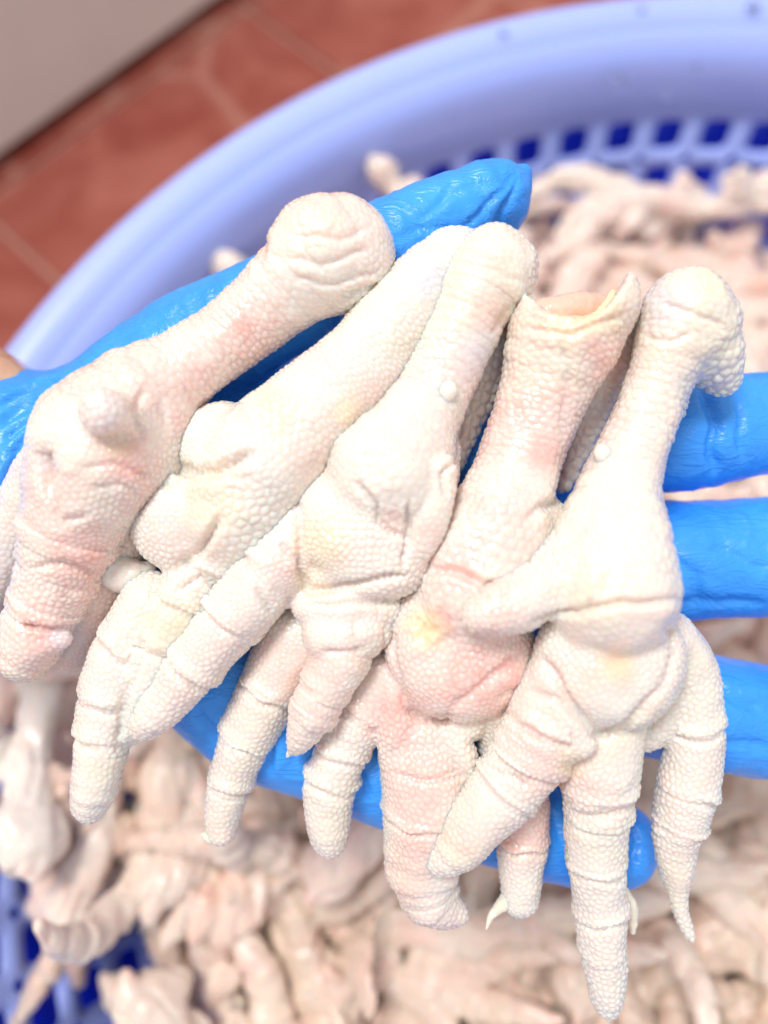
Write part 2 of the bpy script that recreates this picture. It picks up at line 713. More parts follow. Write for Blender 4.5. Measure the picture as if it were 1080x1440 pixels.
colander = bpy.data.objects.new('colander', None)
COL.objects.link(colander)
colander.location = BC
tag(colander, 'large round lavender blue plastic colander with square holes full of chicken feet', 'colander')
rim_prof = [(R0 - 0.004, -0.026), (R0, -0.022), (R0 + 0.001, -0.010), (R0 - 0.002, -0.003), (R0 - 0.008, 0.001), (R0 - 0.014, 0.0005),
            (R0 - 0.020, -0.003), (R0 - 0.0245, -0.010), (R0 - 0.027, -0.020), (R0 - 0.030, -0.049),
            (R0 - 0.0335, -0.049), (R0 - 0.031, -0.018), (R0 - 0.026, -0.007), (R0 - 0.015, -0.003), (R0 - 0.006, -0.006), (R0 - 0.0035, -0.012)]
rim = lathe('rim', rim_prof, PLASTIC, colander, 200, True)
NH = 78
PH = 0.0235
ROWS = 5


def wall_r(z):          # inner wall radius below the rim
    return R0 - 0.031 - (-z - 0.049) * 0.42


V, Q = [], []
idx = {}


def vid(a, z, off=0.0):
    k = (round(a, 5) % round(2 * math.pi, 5), round(z, 5), off)
    if k not in idx:
        r = wall_r(z) + off
        idx[k] = len(V)
        V.append((r * math.cos(a), r * math.sin(a), z))
    return idx[k]


dA = 2 * math.pi / NH
ztop = -0.0485
hw, hh, cr = 0.30, 0.34, 0.15
loop = []
for sx, sy, a0 in ((1, 1, 0), (-1, 1, 90), (-1, -1, 180), (1, -1, 270)):
    for da in (0, 30, 60, 90):
        t = math.radians(a0 + da)
        loop.append((sx * (hw - cr) + cr * math.cos(t), sy * (hh - cr) + cr * math.sin(t)))
for i in range(NH):
    for j in range(ROWS):
        ac, zc = (i + 0.5) * dA, ztop - (j + 0.5) * PH
        rim_pts = []
        for (x, y) in loop:
            m = max(abs(x), abs(y))
            if abs(x) / hw > abs(y) / hh:
                X, Y = math.copysign(0.5, x), y / hh * 0.5 if abs(abs(y) - hh) > 1e-6 else math.copysign(0.5, y)
            else:
                X, Y = x / hw * 0.5, math.copysign(0.5, y)
            rim_pts.append((X, Y))
        n = len(loop)
        inn = [vid(ac + x * dA, zc + y * PH) for x, y in loop]
        inb = [vid(ac + x * dA, zc + y * PH, 0.0028) for x, y in loop]
        V0 = len(V)
        out = [vid(ac + x * dA, zc + y * PH) for x, y in rim_pts]
        for q in range(n):
            q2 = (q + 1) % n
            Q.append((out[q], out[q2], inn[q2], inn[q]))
            Q.append((inn[q], inn[q2], inb[q2], inb[q]))
zb = ztop - ROWS * PH
lat = mesh_obj('lattice_wall', np.array(V), np.array(Q), PLASTIC, colander, smooth=False)
lathe('base', [(wall_r(zb), zb), (wall_r(zb) - 0.012, zb - 0.012), (0.002, zb - 0.014)], PLASTIC, colander, 120)
basin = bpy.data.objects.new('basin', None)
COL.objects.link(basin)
basin.location = (BC.x, BC.y, 0)
tag(basin, 'deep blue solid plastic basin seen through the holes of the colander', 'basin')
lathe('shell', [(R0 - 0.018, 0.166), (R0 - 0.010, 0.165), (R0 - 0.006, 0.160), (R0 - 0.010, 0.150), (R0 - 0.075, 0.012), (R0 - 0.085, 0.004), (0.01, 0.004), (0.01, 0.010), (R0 - 0.088, 0.010), (R0 - 0.080, 0.016), (R0 - 0.016, 0.155)][::-1], DEEP, basin, 140)


# ------------------------------------------------------------------ the heap of feet
def heap_foot(v):
    r = np.random.default_rng(100 + v)
    u = lambda a, b_: r.uniform(a, b_)
    P = []
    bend = u(-80, 80)
    P.append(Stroke([(-10, 430, u(46, 62), u(-10, 20)), (bend * .5, 330, 38, u(-30, 35)), (bend * .6, 180, 34, 10), (0, 40, 44, 0), (0, -40, 50, 0)], screen=False, wr=0.9))
    P.append(Ell(0, -50, 70, 74, 38, u(-20, 20), h=5, screen=False))
    for a in (u(-55, -28), u(-10, 14), u(25, 60)):
        L = u(270, 410)
        c = u(-75, 75)
        lift = u(-110, 110)
        ar = math.radians(a - 90)
        pts = []
        for t in (0.12, 0.35, 0.6, 0.85, 1.0):
            b2 = ar + math.radians(c) * t * t
            pts.append((L * t * math.cos(b2), -40 + L * t * math.sin(b2), (43, 38, 32, 25, 10)[len(pts)], u(-12, 12) + lift * t * t))
        P.append(Stroke(pts, screen=False, rings=(0.3, 0.62), rd=6, rw=6, flat=u(0.7, 1.0)))
    for q in range(5):      # loose skin hanging off the leg
        x, y = u(-40, 40), u(-80, 380)
        dx, dy = u(-130, 130), u(-130, 130)
        P.append(Stroke([(x, y, 40, u(-20, 20)), (x + dx * .6, y + dy * .6, 40, u(-50, 60)), (x + dx * 1.2, y + dy * 1.2, 20, u(-70, 80))], screen=False, flat=0.28, k=14))
    a = u(120, 240)
    ar = math.radians(a - 90 + 180)
    P.append(Stroke([(20, 10, 32, 0), (20 + 90 * math.cos(ar), 10 - 90 * abs(math.sin(ar)) * .4, 26, u(0, 40)), (20 + 160 * math.cos(ar), -60, 12, u(0, 60))], screen=False))
    P.append(Stroke([(-20, 500, 10, u(0, 20)), (u(-40, 0), 440, 34, 0), (40, 420, 26, u(-20, 20))], screen=False, k=20))
    V, Q, sid, sl = blob(P, g=10.0, sub=1, newton=1)
    N = normals(V, Q)
    fold = np.abs(vnoise(V * np.array((1, 0.3, 1)), 34, 8 + v))
    V = V + N * (fbm(V, 60, 5 + v) * 7 - 6 * np.exp(-(fold / 0.16) ** 2) + 2)[:, None]
    ring_all(P, V, N, sid, sl, out := np.zeros(len(V)))
    V = V + N * out[:, None]
    return V * S * 1.0, Q


def ring_all(prims, V, N, sid, sl, out):
    wob = vnoise(V, 28, 3) * 5
    for i, p in enumerate(prims):
        m = sid == i
        if not m.any():
            continue
        for q in p.rings:
            ds = sl[m] + wob[m] * 1.5 - q
            out[m] += (crease_profile(np.abs(ds), p.rd, p.rw) + 0.75 * p.rd * np.exp(-((ds + 2.6 * p.rw) / (2.2 * p.rw)) ** 2)) * np.clip(0.62 + 1.0 * vnoise(V[m], 40, 91 + len(p.rings)), 0.08, 1.15)
        if getattr(p, 'wr', 0):
            s = sl[m] + wob[m] * 1.2
            out[m] += p.wr * (np.abs(np.sin(s * math.pi / 15.0)) ** 0.6 - 0.6)


heap_meshes = []
for v in range(8):
    Vv, Qv = heap_foot(v)
    o = mesh_obj('chicken_foot', Vv, Qv, PILE)
    heap_meshes.append(o.data)
    bpy.data.objects.remove(o)
LAB = 'pale raw chicken foot lying among the blurred heap that fills the colander'
GRP = 'raw chicken feet heaped in the colander'


def heap_put(me, loc, yaw, tilt, roll, sc, label=LAB, group=GRP):
    o = bpy.data.objects.new('chicken_foot', me)
    o.location = loc
    o.rotation_euler = (Matrix.Rotation(yaw, 3, 'Z') @ Matrix.Rotation(tilt, 3, 'X') @ Matrix.Rotation(roll, 3, 'Y')).to_euler()
    o.scale = (sc, sc, sc)
    q = random.random()
    o.color = (1, 0.84 + 0.16 * q, 0.81 + 0.19 * q, 1) if loc.y > 0.02 else (0.85 + 0.15 * q, 0.76 + 0.19 * q, 0.70 + 0.22 * q, 1)  # far feet pinker; near feet darker tan, weaker light put into their colour
    COL.objects.link(o)
    tag(o, label, 'chicken foot', group)
    return o


def heap_z(x, y):       # height of the heap below the rim, lower towards the near left
    r = math.hypot(x, y) / 0.32
    return -0.058 - 0.016 * r * r - 0.024 * min(1, max(0, (y - 0.10) / 0.18)) + (0.034 * min(1, max(0, (-x - 0.2) / 0.1)) * min(1, max(0, (y + 0.07) / 0.03)) if y < 0.2 else 0)


spots = []
tries = 0
while len(spots) < 290 and tries < 20000:
    tries += 1
    x, y = random.uniform(-0.35, 0.07), random.uniform(-0.15, 0.33)
    lay = len(spots) % 3
    z = heap_z(x, y) - 0.020 * lay - 0.006
    if math.hypot(x, y) > wall_r(z) - 0.014 or (x < -0.236 and y < -0.025 and x < -0.236 - 0.55 * (y + 0.1)):
        continue
    if any(l == lay and (x - p) ** 2 + (y - q) ** 2 < 0.020 ** 2 for p, q, z_, l in spots):
        continue
    spots.append((x, y, z, lay))
for (x, y, z, lay) in spots:
    yaw = random.uniform(0, 2 * math.pi)
    sc = random.uniform(0.85, 1.25)
    if math.hypot(x, y) > 0.21:
        yaw = math.atan2(y, x) + random.uniform(-0.4, 0.4) + random.choice((0, math.pi))
    if y > 0.16:
        where = 'in the heap near the far lattice wall'
    elif x < -0.2:
        where = 'in the heap by the near left lattice wall'
    elif y > -0.04:
        where = 'in the heap below the gap between the gloved fingers'
    else:
        where = 'in the blurred heap below the edge of the gloved palm'
    flatness = 0.3 if y > 0.17 else 1.0
    heap_put(random.choice(heap_meshes), BC + Vector((x, y, z)), yaw, flatness * random.uniform(-0.4, 0.4),
             random.uniform(0, 6.28) if flatness == 1 else random.choice((0, math.pi)) + random.uniform(-0.5, 0.5), sc,
             'pale raw chicken foot ' + where)


def poke(px, py, z, yaw, tilt, sc, lab, k):
    """a foot whose knob end reaches the place seen at (px, py) at height z under the rim"""
    p = ray_floor(px, py, RIM_H + z)
    d = Matrix.Rotation(yaw, 3, 'Z') @ Matrix.Rotation(tilt, 3, 'X') @ Vector((0, 500 * S * sc, 0))
    heap_put(heap_meshes[k], p - d, yaw, tilt, 0.6, sc, lab)


poke(522, 222, -0.030, 0.75, 0.30, 0.75, 'pale chicken foot whose knob pokes out just behind the gloved thumb by the wall', 0)
poke(310, 352, -0.030, 0.45, 0.30, 0.8, 'small pale chicken foot showing above the gloved thumb against the solid blue wall', 1)
poke(1110, 268, -0.070, -1.5, -0.05, 1.05, 'pale chicken foot lying lengthwise at the right edge under the far holes', 4)

WATER = bpy.data.materials.new('water')
WATER.use_nodes = True
wb = WATER.node_tree.nodes['Principled BSDF']
wb.inputs['Transmission Weight'].default_value = 1.0
wb.inputs['Roughness'].default_value = 0.02
wb.inputs['IOR'].default_value = 1.33
for (px, py, rr) in ((1060, 10, 4.2), (1000, 40, 2.4), (888, 62, 3.4), (708, 48, 2.6), (902, 14, 2.2), (960, 84, 2.0), (790, 58, 1.8)):
    a = np.linspace(0, 2 * np.pi, 16, endpoint=False)
    V, Q = [], []
    for i, t in enumerate((0.0, 0.45, 0.9, 1.3)):
        V += [(math.cos(t) * math.cos(q) * rr * 1e-3 * (1 + 0.12 * math.cos(2 * q + rr)), math.cos(t) * math.sin(q) * rr * 1e-3, math.sin(t) * rr * 0.45e-3) for q in a]
    for i in range(3):
        Q += [(i * 16 + j, i * 16 + (j + 1) % 16, i * 16 + 16 + (j + 1) % 16, i * 16 + 16 + j) for j in range(16)]
    Q.append(tuple(range(48, 64)))
    Q.append(tuple(range(15, -1, -1)))
    p = ray_floor(px, py, RIM_H)
    # settle the drop on the rim's profile
    rad = math.hypot(p.x - BC.x, p.y - BC.y)
    prof = sorted([(r, z) for r, z in rim_prof[2:9]])
    z = float(np.interp(rad, [q[0] for q in prof], [q[1] for q in prof]))
    d = mesh_obj('water_drop', np.array(V), Q, WATER)
    d.location = (p.x, p.y, RIM_H + z + 0.0001)
    tag(d, 'small clear water drop on the wide rim of the blue colander', 'water drop', 'water drops on the colander rim')

# ------------------------------------------------------------------ the gloved hand
def finish(name, V, Q, mat, parent, origin_px, tint=None):
    c, _ = fr(*origin_px)
    W = to_world(V)
    o0 = to_world(c[None])[0]
    o = mesh_obj(name, W - o0, Q, mat, None, True, tint)
    o.location = o0
    if parent is not None:
        o.parent = parent
        o.matrix_parent_inverse = Matrix.Translation(parent.location).inverted()
    return o


person = bpy.data.objects.new('person', None)
COL.objects.link(person)
person.location = to_world(fr(300, 750, -90)[0][None])[0]
bpy.context.view_layer.update()
tag(person, 'left hand in thin blue rubber glove, palm up under five chicken feet', 'person')
HP = [
    Ell(440, 780, 410, 265, 95, -14, h=-150, k=40),                                   # palm
    Stroke([(-120, 680, 176, -148), (60, 685, 160, -148), (220, 700, 155, -145)], k=60),   # wrist
    Stroke([(140, 600, 90, -92), (260, 500, 80, -62), (400, 425, 72, -30), (530, 355, 64, -22), (640, 300, 54, -28), (690, 277, 44, -34)], k=40),   # thumb
    Stroke([(690, 277, 46, -34), (722, 262, 24, -34), (738, 240, 8, -30)], k=22),
    Stroke([(704, 290, 34, -38), (716, 320, 12, -44)], k=18),
    Stroke([(640, 650, 95, -110), (840, 618, 80, -96), (955, 612, 80, -84), (1060, 597, 72, -92), (1200, 575, 66, -100)], k=9),   # index
    Stroke([(640, 790, 95, -112), (880, 788, 86, -98), (1010, 786, 84, -95), (1200, 770, 80, -100)], k=9),   # middle
    Stroke([(620, 880, 95, -112), (850, 960, 86, -104), (970, 993, 80, -102), (1070, 1014, 78, -104), (1220, 1045, 74, -110)], k=12),   # ring
    Stroke([(215, 850, 92, -105), (360, 972, 108, -110), (520, 1055, 92, -112), (680, 1125, 82, -108), (800, 1172, 70, -106), (858, 1190, 58, -104)], k=40),   # edge of the palm and little finger
    Stroke([(858, 1190, 56, -104), (892, 1192, 34, -104), (908, 1196, 20, -106)], k=16),
    Stroke([(885, 1170, 30, -104), (888, 1228, 16, -108)], k=16),
]
Vh, Qh, sidh, slh = blob(HP, g=8.0, sub=1, newton=2)
Nh_ = normals(Vh, Qh)
ph = px_of(Vh)
disp = fbm(Vh, 90, 21) * 2.6
fl = vnoise(Vh * np.array((0.5, 1.3, 1)), 52, 23)
disp += 1.5 * np.exp(-(fl / 0.09) ** 2) * np.clip(vnoise(Vh, 110, 24) + 0.35, 0, 1)
folds = [
    ([(0, 570), (50, 540), (85, 532)], 8, 6), ([(0, 625), (40, 590), (95, 552)], 8, 6), ([(0, 690), (22, 650), (50, 620)], 9, 7), ([(0, 755), (18, 700)], 8, 7),
    ([(0, 600), (60, 560), (110, 540)], 9, 9), ([(10, 650), (50, 590), (90, 560)], 10, 8), ([(5, 720), (30, 660), (60, 600)], 9, 8),
    ([(0, 700), (25, 640)], 7, 6), ([(30, 760), (45, 690)], 8, 7),
    ([(985, 545), (1008, 600), (1002, 660)], 9, 10), ([(1035, 560), (1045, 640)], 5, 9),
    ([(655, 320), (692, 272), (725, 243)], 4, 6), ([(610, 290), (660, 262), (715, 246)], 2, 6), ([(690, 330), (712, 280), (728, 250)], 5, 6), ([(560, 335), (600, 320), (640, 322)], 2, 7), ([(590, 310), (620, 285), (640, 255)], 2, 6),
    ([(940, 770), (980, 810), (985, 850)], 5, 12), ([(950, 850), (1080, 845)], 5, 9), ([(1000, 770), (1080, 800)], 3, 10),
    ([(1000, 960), (1040, 990), (1080, 1000)], 5, 12), ([(1010, 1040), (1080, 1050)], 4, 9),
    ([(370, 1000), (385, 1060), (380, 1090)], 5, 8), ([(400, 1010), (420, 1080)], 5, 8), ([(270, 1000), (300, 1040), (320, 1060)], 6, 9), ([(500, 1080), (520, 1130)], 5, 8),
    ([(880, 1150), (896, 1180), (890, 1230)], 8, 7), ([(690, 1170), (720, 1200)], 4, 9), ([(770, 1120), (790, 1200)], 4, 9),
]
wob = np.stack([vnoise(Vh, 40, 31), vnoise(Vh, 40, 32)], 1) * 7
facing = np.clip(Nh_[:, 2] * 3, 0, 1)
for poly, D, wd in folds:
    d, t = polydist(ph + wob, poly)
    disp += crease_profile(d, D * 1.2, wd * 0.75) * facing * np.clip(np.minimum(t, 1 - t) * 6 + 0.25, 0, 1)
# thin stretched rubber: slack ridges across the fingers
for si, per in ((5, 37.0), (6, 44.0), (7, 41.0), (2, 33.0)):
    m = sidh == si
    s = slh[m] + vnoise(Vh[m], 46, 40 + si) * 26
    disp[m] += 2.0 * np.maximum(0, np.sin(s * 2 * math.pi / per)) ** 3 * np.clip(vnoise(Vh[m], 80, 50 + si) + 0.3, 0, 1)
Vh = Vh + Nh_ * disp[:, None]
# the cuff ends at the left: everything beyond it is the bare wrist
glove = finish('glove', Vh, Qh, GLOVE, person, (300, 750, -90))
AP = [Stroke([(-420, 640, 190, -150), (-160, 640, 172, -140), (-20, 650, 150, -128), (60, 690, 120, -120)], k=20)]
AP = [Stroke([(-460, 600, 190, -150), (-160, 610, 178, -136), (-10, 640, 128, -128)], k=20),
      Stroke([(-160, 545, 90, -112), (-10, 556, 42, -100), (30, 565, 26, -96)], k=30)]
Va, Qa, _, _ = blob(AP, g=12.0, sub=1, newton=2)
Va += normals(Va, Qa) * (fbm(Va, 60, 9) * 2)[:, None]
finish('forearm', Va, Qa, ARM, person, (0, 650, -130), np.zeros((len(Va), 4)))


# ------------------------------------------------------------------ the five feet in the hand
def make_foot(label, prims, subs=(), creases=(), tints=(), seed=0, g=3.3, origin=(540, 720, 0), parts=(), lump=2.2, pinkall=0.0):
    inst = np.random.default_rng(seed)
    V, Q, sid, sl = blob(prims, subs, g=g, sub=1, newton=2)
    N = normals(V, Q)
    p = px_of(V)
    out = fbm(V, 55, seed * 3 + 1) * lump + vnoise(V, 18, seed * 3 + 2) * 0.9
    ring_all(prims, V, N, sid, sl, out)
    wob = np.stack([vnoise(V, 22, 61 + seed), vnoise(V, 22, 62 + seed)], 1) * 3 + np.stack([vnoise(V, 8, 63), vnoise(V, 8, 64)], 1) * 0.8
    face = np.clip(N[:, 2] * 4 + 0.6, 0, 1)
    pink = pinkall * np.clip(0.6 + 0.9 * vnoise(V, 90, 77), 0.1, 1.5)
    for cr in creases:
        poly, D, wd = cr[:3]
        d, t = polydist(p + wob, poly)
        out += crease_profile(d, D, wd) * face * np.clip(np.minimum(t, 1 - t) * 5 + 0.3, 0, 1)
    V = V + N * out[:, None]
    N = normals(V, Q)
    cell = np.array([q.bead for q in prims])[sid]
    cell = cell * (1 + 0.15 * vnoise(V, 60, 71))
    amp = np.array([q.amp for q in prims])[sid] * np.clip(1 + 0.5 * vnoise(V, 70, 72), 0.3, 1.5)
    for (x, y, r, kind, a) in tints:
        if kind == 'smooth':
            amp = amp * (1 - a * np.clip(1.3 - np.hypot(p[:, 0] - x, p[:, 1] - y) / r, 0, 1))
        if kind == 'raw':
            q = np.clip(1.3 - np.hypot(p[:, 0] - x + wob[:, 0] * 2, p[:, 1] - y + wob[:, 1] * 2) / r, 0, 1)
            amp = amp * (1 - 0.9 * q)
            V = V + N * (q * (vnoise(V, 13, 88) * 4.0 + vnoise(V, 6, 89) * 2.0 + a))[:, None]
    VW = V.copy()
    for i, q in enumerate(prims):
        m = (sid == i) & (q.bead >= 11.9) & isinstance(q, Stroke)
        if m.any() and q.L[-1] > 200:
            ax = q.C[0, :3] - q.C[-1, :3]
            ax = ax / np.linalg.norm(ax)
            tt = np.maximum((V[m] - q.C[-1, :3]) @ ax - 0.3 * q.L[-1], 0)
            VW[m] += ax * (0.6 * tt)[:, None]
            cell[m] *= 1.3
            amp[m] *= 0.68
    V = V + N * beads(VW, N, cell, amp, inst)[:, None]
    T = np.zeros((len(V), 4))
    T[:, 3] = 1
    T[:, 0] = pink
    ww = p + wob * 2
    for (x, y, r, kind, a) in tints:
        if kind in ('smooth', 'raw'):
            continue
        q = np.clip(1.25 - np.hypot(ww[:, 0] - x, ww[:, 1] - y) / r, 0, 1)
        T[:, 'pyg'.index(kind)] += a * q * q * (3 - 2 * q)
    T = np.clip(T, 0, 1)
    foot = finish('chicken_foot', V, Q, SKIN, None, origin, T)
    tag(foot, label, 'chicken foot', 'chicken feet laid across the gloved palm')
    bpy.context.view_layer.update()
    for (nm, pr, mt) in parts:
        Vp, Qp, _, _ = blob(pr, g=3.0, sub=1, newton=2)
        Vp = Vp + normals(Vp, Qp) * (fbm(Vp, 9, seed + 5) * 0.9)[:, None]
        c = Vp.mean(0)
        pc = px_of(c[None])[0]
        finish(nm, Vp, Qp, mt, foot, (pc[0], pc[1], c[2]))
    return foot


# A: leftmost foot, big knob at the top, spur pointing at the viewer
b = 6
make_foot('leftmost chicken foot with a big round hock knob on top and a short blunt spur', [
    Stroke([(478, 342, 66), (452, 352, 74), (420, 388, 66), (375, 430, 55), (315, 478, 52), (255, 520, 56), (190, 565, 74), (150, 612, 90)], k=18, base=b, bead=13, amp=.8, wr=1.3),
    Ell(490, 372, 62, 66, 60, -30, base=b + 4, k=30, bead=16, amp=.9, wr=1.0),
    Ell(145, 620, 98, 92, 78, -25, base=b, k=24, bead=11.5),
    Stroke([(140, 650, 92), (112, 720, 76), (84, 800, 60), (62, 856, 51), (44, 900, 46), (36, 918, 40)], k=22, base=b, rings=(.42, .56, .78), rd=6, rw=5, bead=11.5),
    Stroke([(52, 902, 26, 70), (88, 898, 14, 74)], k=10, bead=10.5),
    Stroke([(172, 596, 44, 120), (152, 584, 37, 160), (145, 580, 34, 182)], k=7, bead=13, amp=1.3),
    Stroke([(230, 595, 40, 70), (215, 640, 46, 60)], k=26, bead=11),
    Stroke([(85, 650, 50, 30), (38, 720, 42, 8), (4, 790, 33, -10), (-20, 850, 25, -30)], k=10, base=-10, bead=11),
    Stroke([(40, 880, 40, 10), (30, 930, 22, 0)], k=8, bead=11),
    Stroke([(175, 745, 44, 20), (128, 860, 38, 0), (96, 918, 30, -14)], k=8, bead=11),
],
    creases=[([(58, 632), (60, 655), (66, 680)], 16, 11), ([(372, 330), (362, 385)], 5, 6), ([(40, 800), (90, 790), (140, 812)], 4, 5), ([(55, 640), (62, 690), (85, 735)], 7, 6), ([(85, 735), (120, 722)], 4, 5),
             ([(400, 360), (450, 372), (520, 350)], 3, 5), ([(410, 390), (470, 400), (535, 380)], 3, 5), ([(420, 330), (480, 335), (520, 320)], 3, 5), ([(470, 430), (510, 405), (545, 400)], 4, 5),
             ([(30, 880), (80, 884)], 6, 4), ([(110, 660), (160, 650), (215, 672)], 2.5, 5), ([(125, 690), (170, 684), (200, 700)], 3, 5), ([(190, 540), (225, 560), (235, 600)], 3, 6), ([(205, 545), (185, 575), (200, 610)], 5, 6)],
    tints=[(360, 345, 22, 'p', .9), (350, 450, 60, 'p', .45), (180, 640, 50, 'p', .55), (200, 690, 40, 'p', .4), (110, 790, 60, 'p', .4), (60, 880, 40, 'p', .5), (255, 560, 70, 'p', .35), (146, 578, 36, 'g', .3), (165, 625, 26, 'y', .35),
           (60, 650, 22, 'g', .3), (100, 900, 40, 'g', .5), (0, 790, 50, 'g', .35)],
    seed=1, pinkall=.34, origin=(260, 560, 30), parts=[('cartilage', [Ell(194, 580, 17, 25, 12, 12, h=112, k=4)], CARTILAGE),
                                          ('fat_lump', [Ell(300, 494, 15, 17, 12, 0, h=84, k=4)], SKIN),
                                          ('fat_lump', [Stroke([(150, 795, 28, 40), (185, 812, 26, 36), (205, 805, 16, 30)], k=12)], SKIN)])

# B: second foot, seen from its back with two broad lobes
b = 0
make_foot('second chicken foot from the left with two wide rounded pad lobes and a yellowish shank', [
    Stroke([(640, 372, 52), (590, 420, 58), (550, 465, 62), (490, 535, 66), (425, 595, 76), (370, 650, 84), (330, 720, 74)], k=18, base=b, bead=12, amp=1.0, wr=.6),
    Ell(305, 622, 62, 54, 52, 30, base=b + 8, k=16, bead=10.5),
    Ell(256, 728, 76, 74, 58, 20, base=b + 10, k=10, bead=11),
    Stroke([(345, 700, 66), (300, 780, 48), (262, 840, 46), (228, 905, 42), (204, 965, 35), (188, 1015, 24), (182, 1035, 14)], k=12, base=b + 16, rings=(.3, .45, .62), rd=5, rw=5, bead=10.5),
    Stroke([(215, 850, 46), (170, 925, 44), (153, 985, 41), (143, 1050, 38), (134, 1105, 34), (128, 1130, 26)], k=8, base=b, rings=(.25, .5, .68), rd=5, rw=5, bead=10.5),
    Ell(600, 400, 40, 44, 34, 40, base=b + 30, k=20, bead=18),
], creases=[([(222, 812), (210, 870), (190, 930), (172, 1000), (168, 1050)], 7, 6), ([(240, 660), (300, 664), (352, 640)], 13, 7), ([(182, 735), (215, 685), (300, 668), (350, 672)], 4, 6), ([(228, 812), (278, 775), (308, 728)], 13, 6), ([(332, 572), (350, 610)], 5, 6), ([(250, 830), (285, 810), (320, 840)], 5, 4), ([(205, 920), (250, 935)], 4, 4)],
    tints=[(385, 575, 40, 'y', .5), (300, 700, 60, 'y', .3), (490, 575, 25, 'y', .4), (520, 555, 40, 'p', .3), (240, 750, 50, 'p', .25), (240, 870, 60, 'y', .3), (600, 385, 40, 'g', .6), (450, 640, 60, 'p', .2)],
    seed=2, origin=(400, 700, 30), parts=[('claw', [Stroke([(190, 1000, 13, 22), (180, 1040, 8, 20), (175, 1066, 2.5, 18)], k=6)], CLAW),
                                          ('claw', [Stroke([(196, 975, 6, 30), (166, 1020, 5, 30), (164, 1048, 2.2, 28)], k=6)], CLAW)])

# C: third foot
b = 26
make_foot('third chicken foot from the left with squarish wrinkled pad and curled middle toe', [
    Stroke([(692, 368, 52), (680, 400, 58), (660, 440, 54), (635, 500, 52), (605, 560, 54), (575, 615, 66), (545, 665, 84)], k=18, base=b, bead=12, amp=.8, wr=1.3),
    Ell(708, 388, 44, 48, 40, -40, base=b + 12, k=26, bead=14),
    Ell(514, 752, 106, 82, 62, -38, base=b + 18, k=14, bead=11, amp=1.15),
    Ell(560, 660, 78, 70, 58, 0, base=b + 6, k=24, bead=10.5),
    Stroke([(440, 715, 44), (402, 775, 50), (354, 838, 50), (306, 895, 44), (260, 950, 40), (220, 1000, 33), (200, 1020, 22)], k=9, base=b + 6, rings=(.28, .5, .72), rd=6, rw=5, bead=11),
    Stroke([(612, 665, 31), (608, 705, 30), (598, 752, 26), (584, 792, 14)], k=5, base=b + 74, bead=11),
    Ell(500, 805, 78, 42, 48, 5, base=b + 8, k=12, bead=10.5),
    Stroke([(438, 852, 30), (490, 856, 38), (540, 856, 28)], k=7, base=b + 26, bead=10.5),
    Stroke([(462, 890, 40), (505, 888, 40), (530, 880, 24)], k=6, base=b + 22, bead=10.5, rings=(.5,), rd=4),
    Stroke([(480, 925, 42), (462, 958, 38), (440, 1000, 33), (424, 1034, 22), (412, 1056, 6)], k=7, base=b + 14, rings=(.35, .6), rd=4, bead=10.5),
    Stroke([(425, 890, 56, 10), (385, 960, 48, 4), (352, 1025, 42, -4), (328, 1090, 32, -14), (314, 1145, 26, -24), (311, 1165, 23, -26)], k=7, bead=11, rings=(.3, .55, .78), rd=6),
    Stroke([(690, 470, 42, 8), (675, 540, 32, 4), (655, 600, 22, 8), (640, 650, 14, 20)], k=8, bead=18, amp=1.1),
    Stroke([(632, 630, 16, 66), (630, 680, 12, 60), (618, 730, 8, 52)], k=10, bead=11),
], creases=[([(434, 832), (488, 823), (525, 817), (572, 810)], 9, 5), ([(415, 697), (423, 754), (421, 800), (434, 832)], 7, 5), ([(503, 680), (525, 710), (531, 736), (547, 746), (572, 754)], 8, 4), ([(576, 708), (571, 752), (570, 795)], 7, 4),
            ([(503, 639), (547, 643)], 2.5, 4), ([(390, 765), (415, 785), (421, 800)], 6, 5), ([(358, 828), (385, 865)], 5, 5), ([(440, 850), (500, 845), (560, 848)], 6, 4),
            ([(455, 920), (510, 915)], 5, 4), ([(640, 650), (622, 665), (628, 700)], 6, 4), ([(640, 370), (700, 380), (740, 400)], 2.5, 5), ([(690, 470), (720, 430)], 3, 5)],
    tints=[(455, 760, 46, 'y', .38), (690, 370, 26, 'p', .4), (440, 820, 30, 'y', .3), (550, 735, 22, 'p', .5), (400, 800, 40, 'p', .35), (480, 925, 46, 'p', .3), (400, 930, 50, 'p', .35), (690, 500, 50, 'g', .45), (690, 440, 40, 'p', .4), (600, 740, 26, 'p', .3), (330, 880, 40, 'p', .2)],
    seed=3, pinkall=.12, origin=(560, 700, 60), parts=[('claw', [Stroke([(425, 1030, 12, 40), (412, 1050, 7, 36), (404, 1064, 2, 32)], k=5)], CLAW),
                                          ('claw', [Stroke([(470, 990, 4, 20), (450, 1025, 6, 14), (432, 1046, 2.5, 10)], k=5)], CLAW),
                                          ('claw', [Stroke([(308, 1165, 17, -26), (296, 1176, 10, -22), (285, 1174, 3, -16)], k=6)], CLAW),
                                          ('fat_lump', [Ell(629, 551, 14, 17, 12, -20, h=118, k=4)], SKIN)])

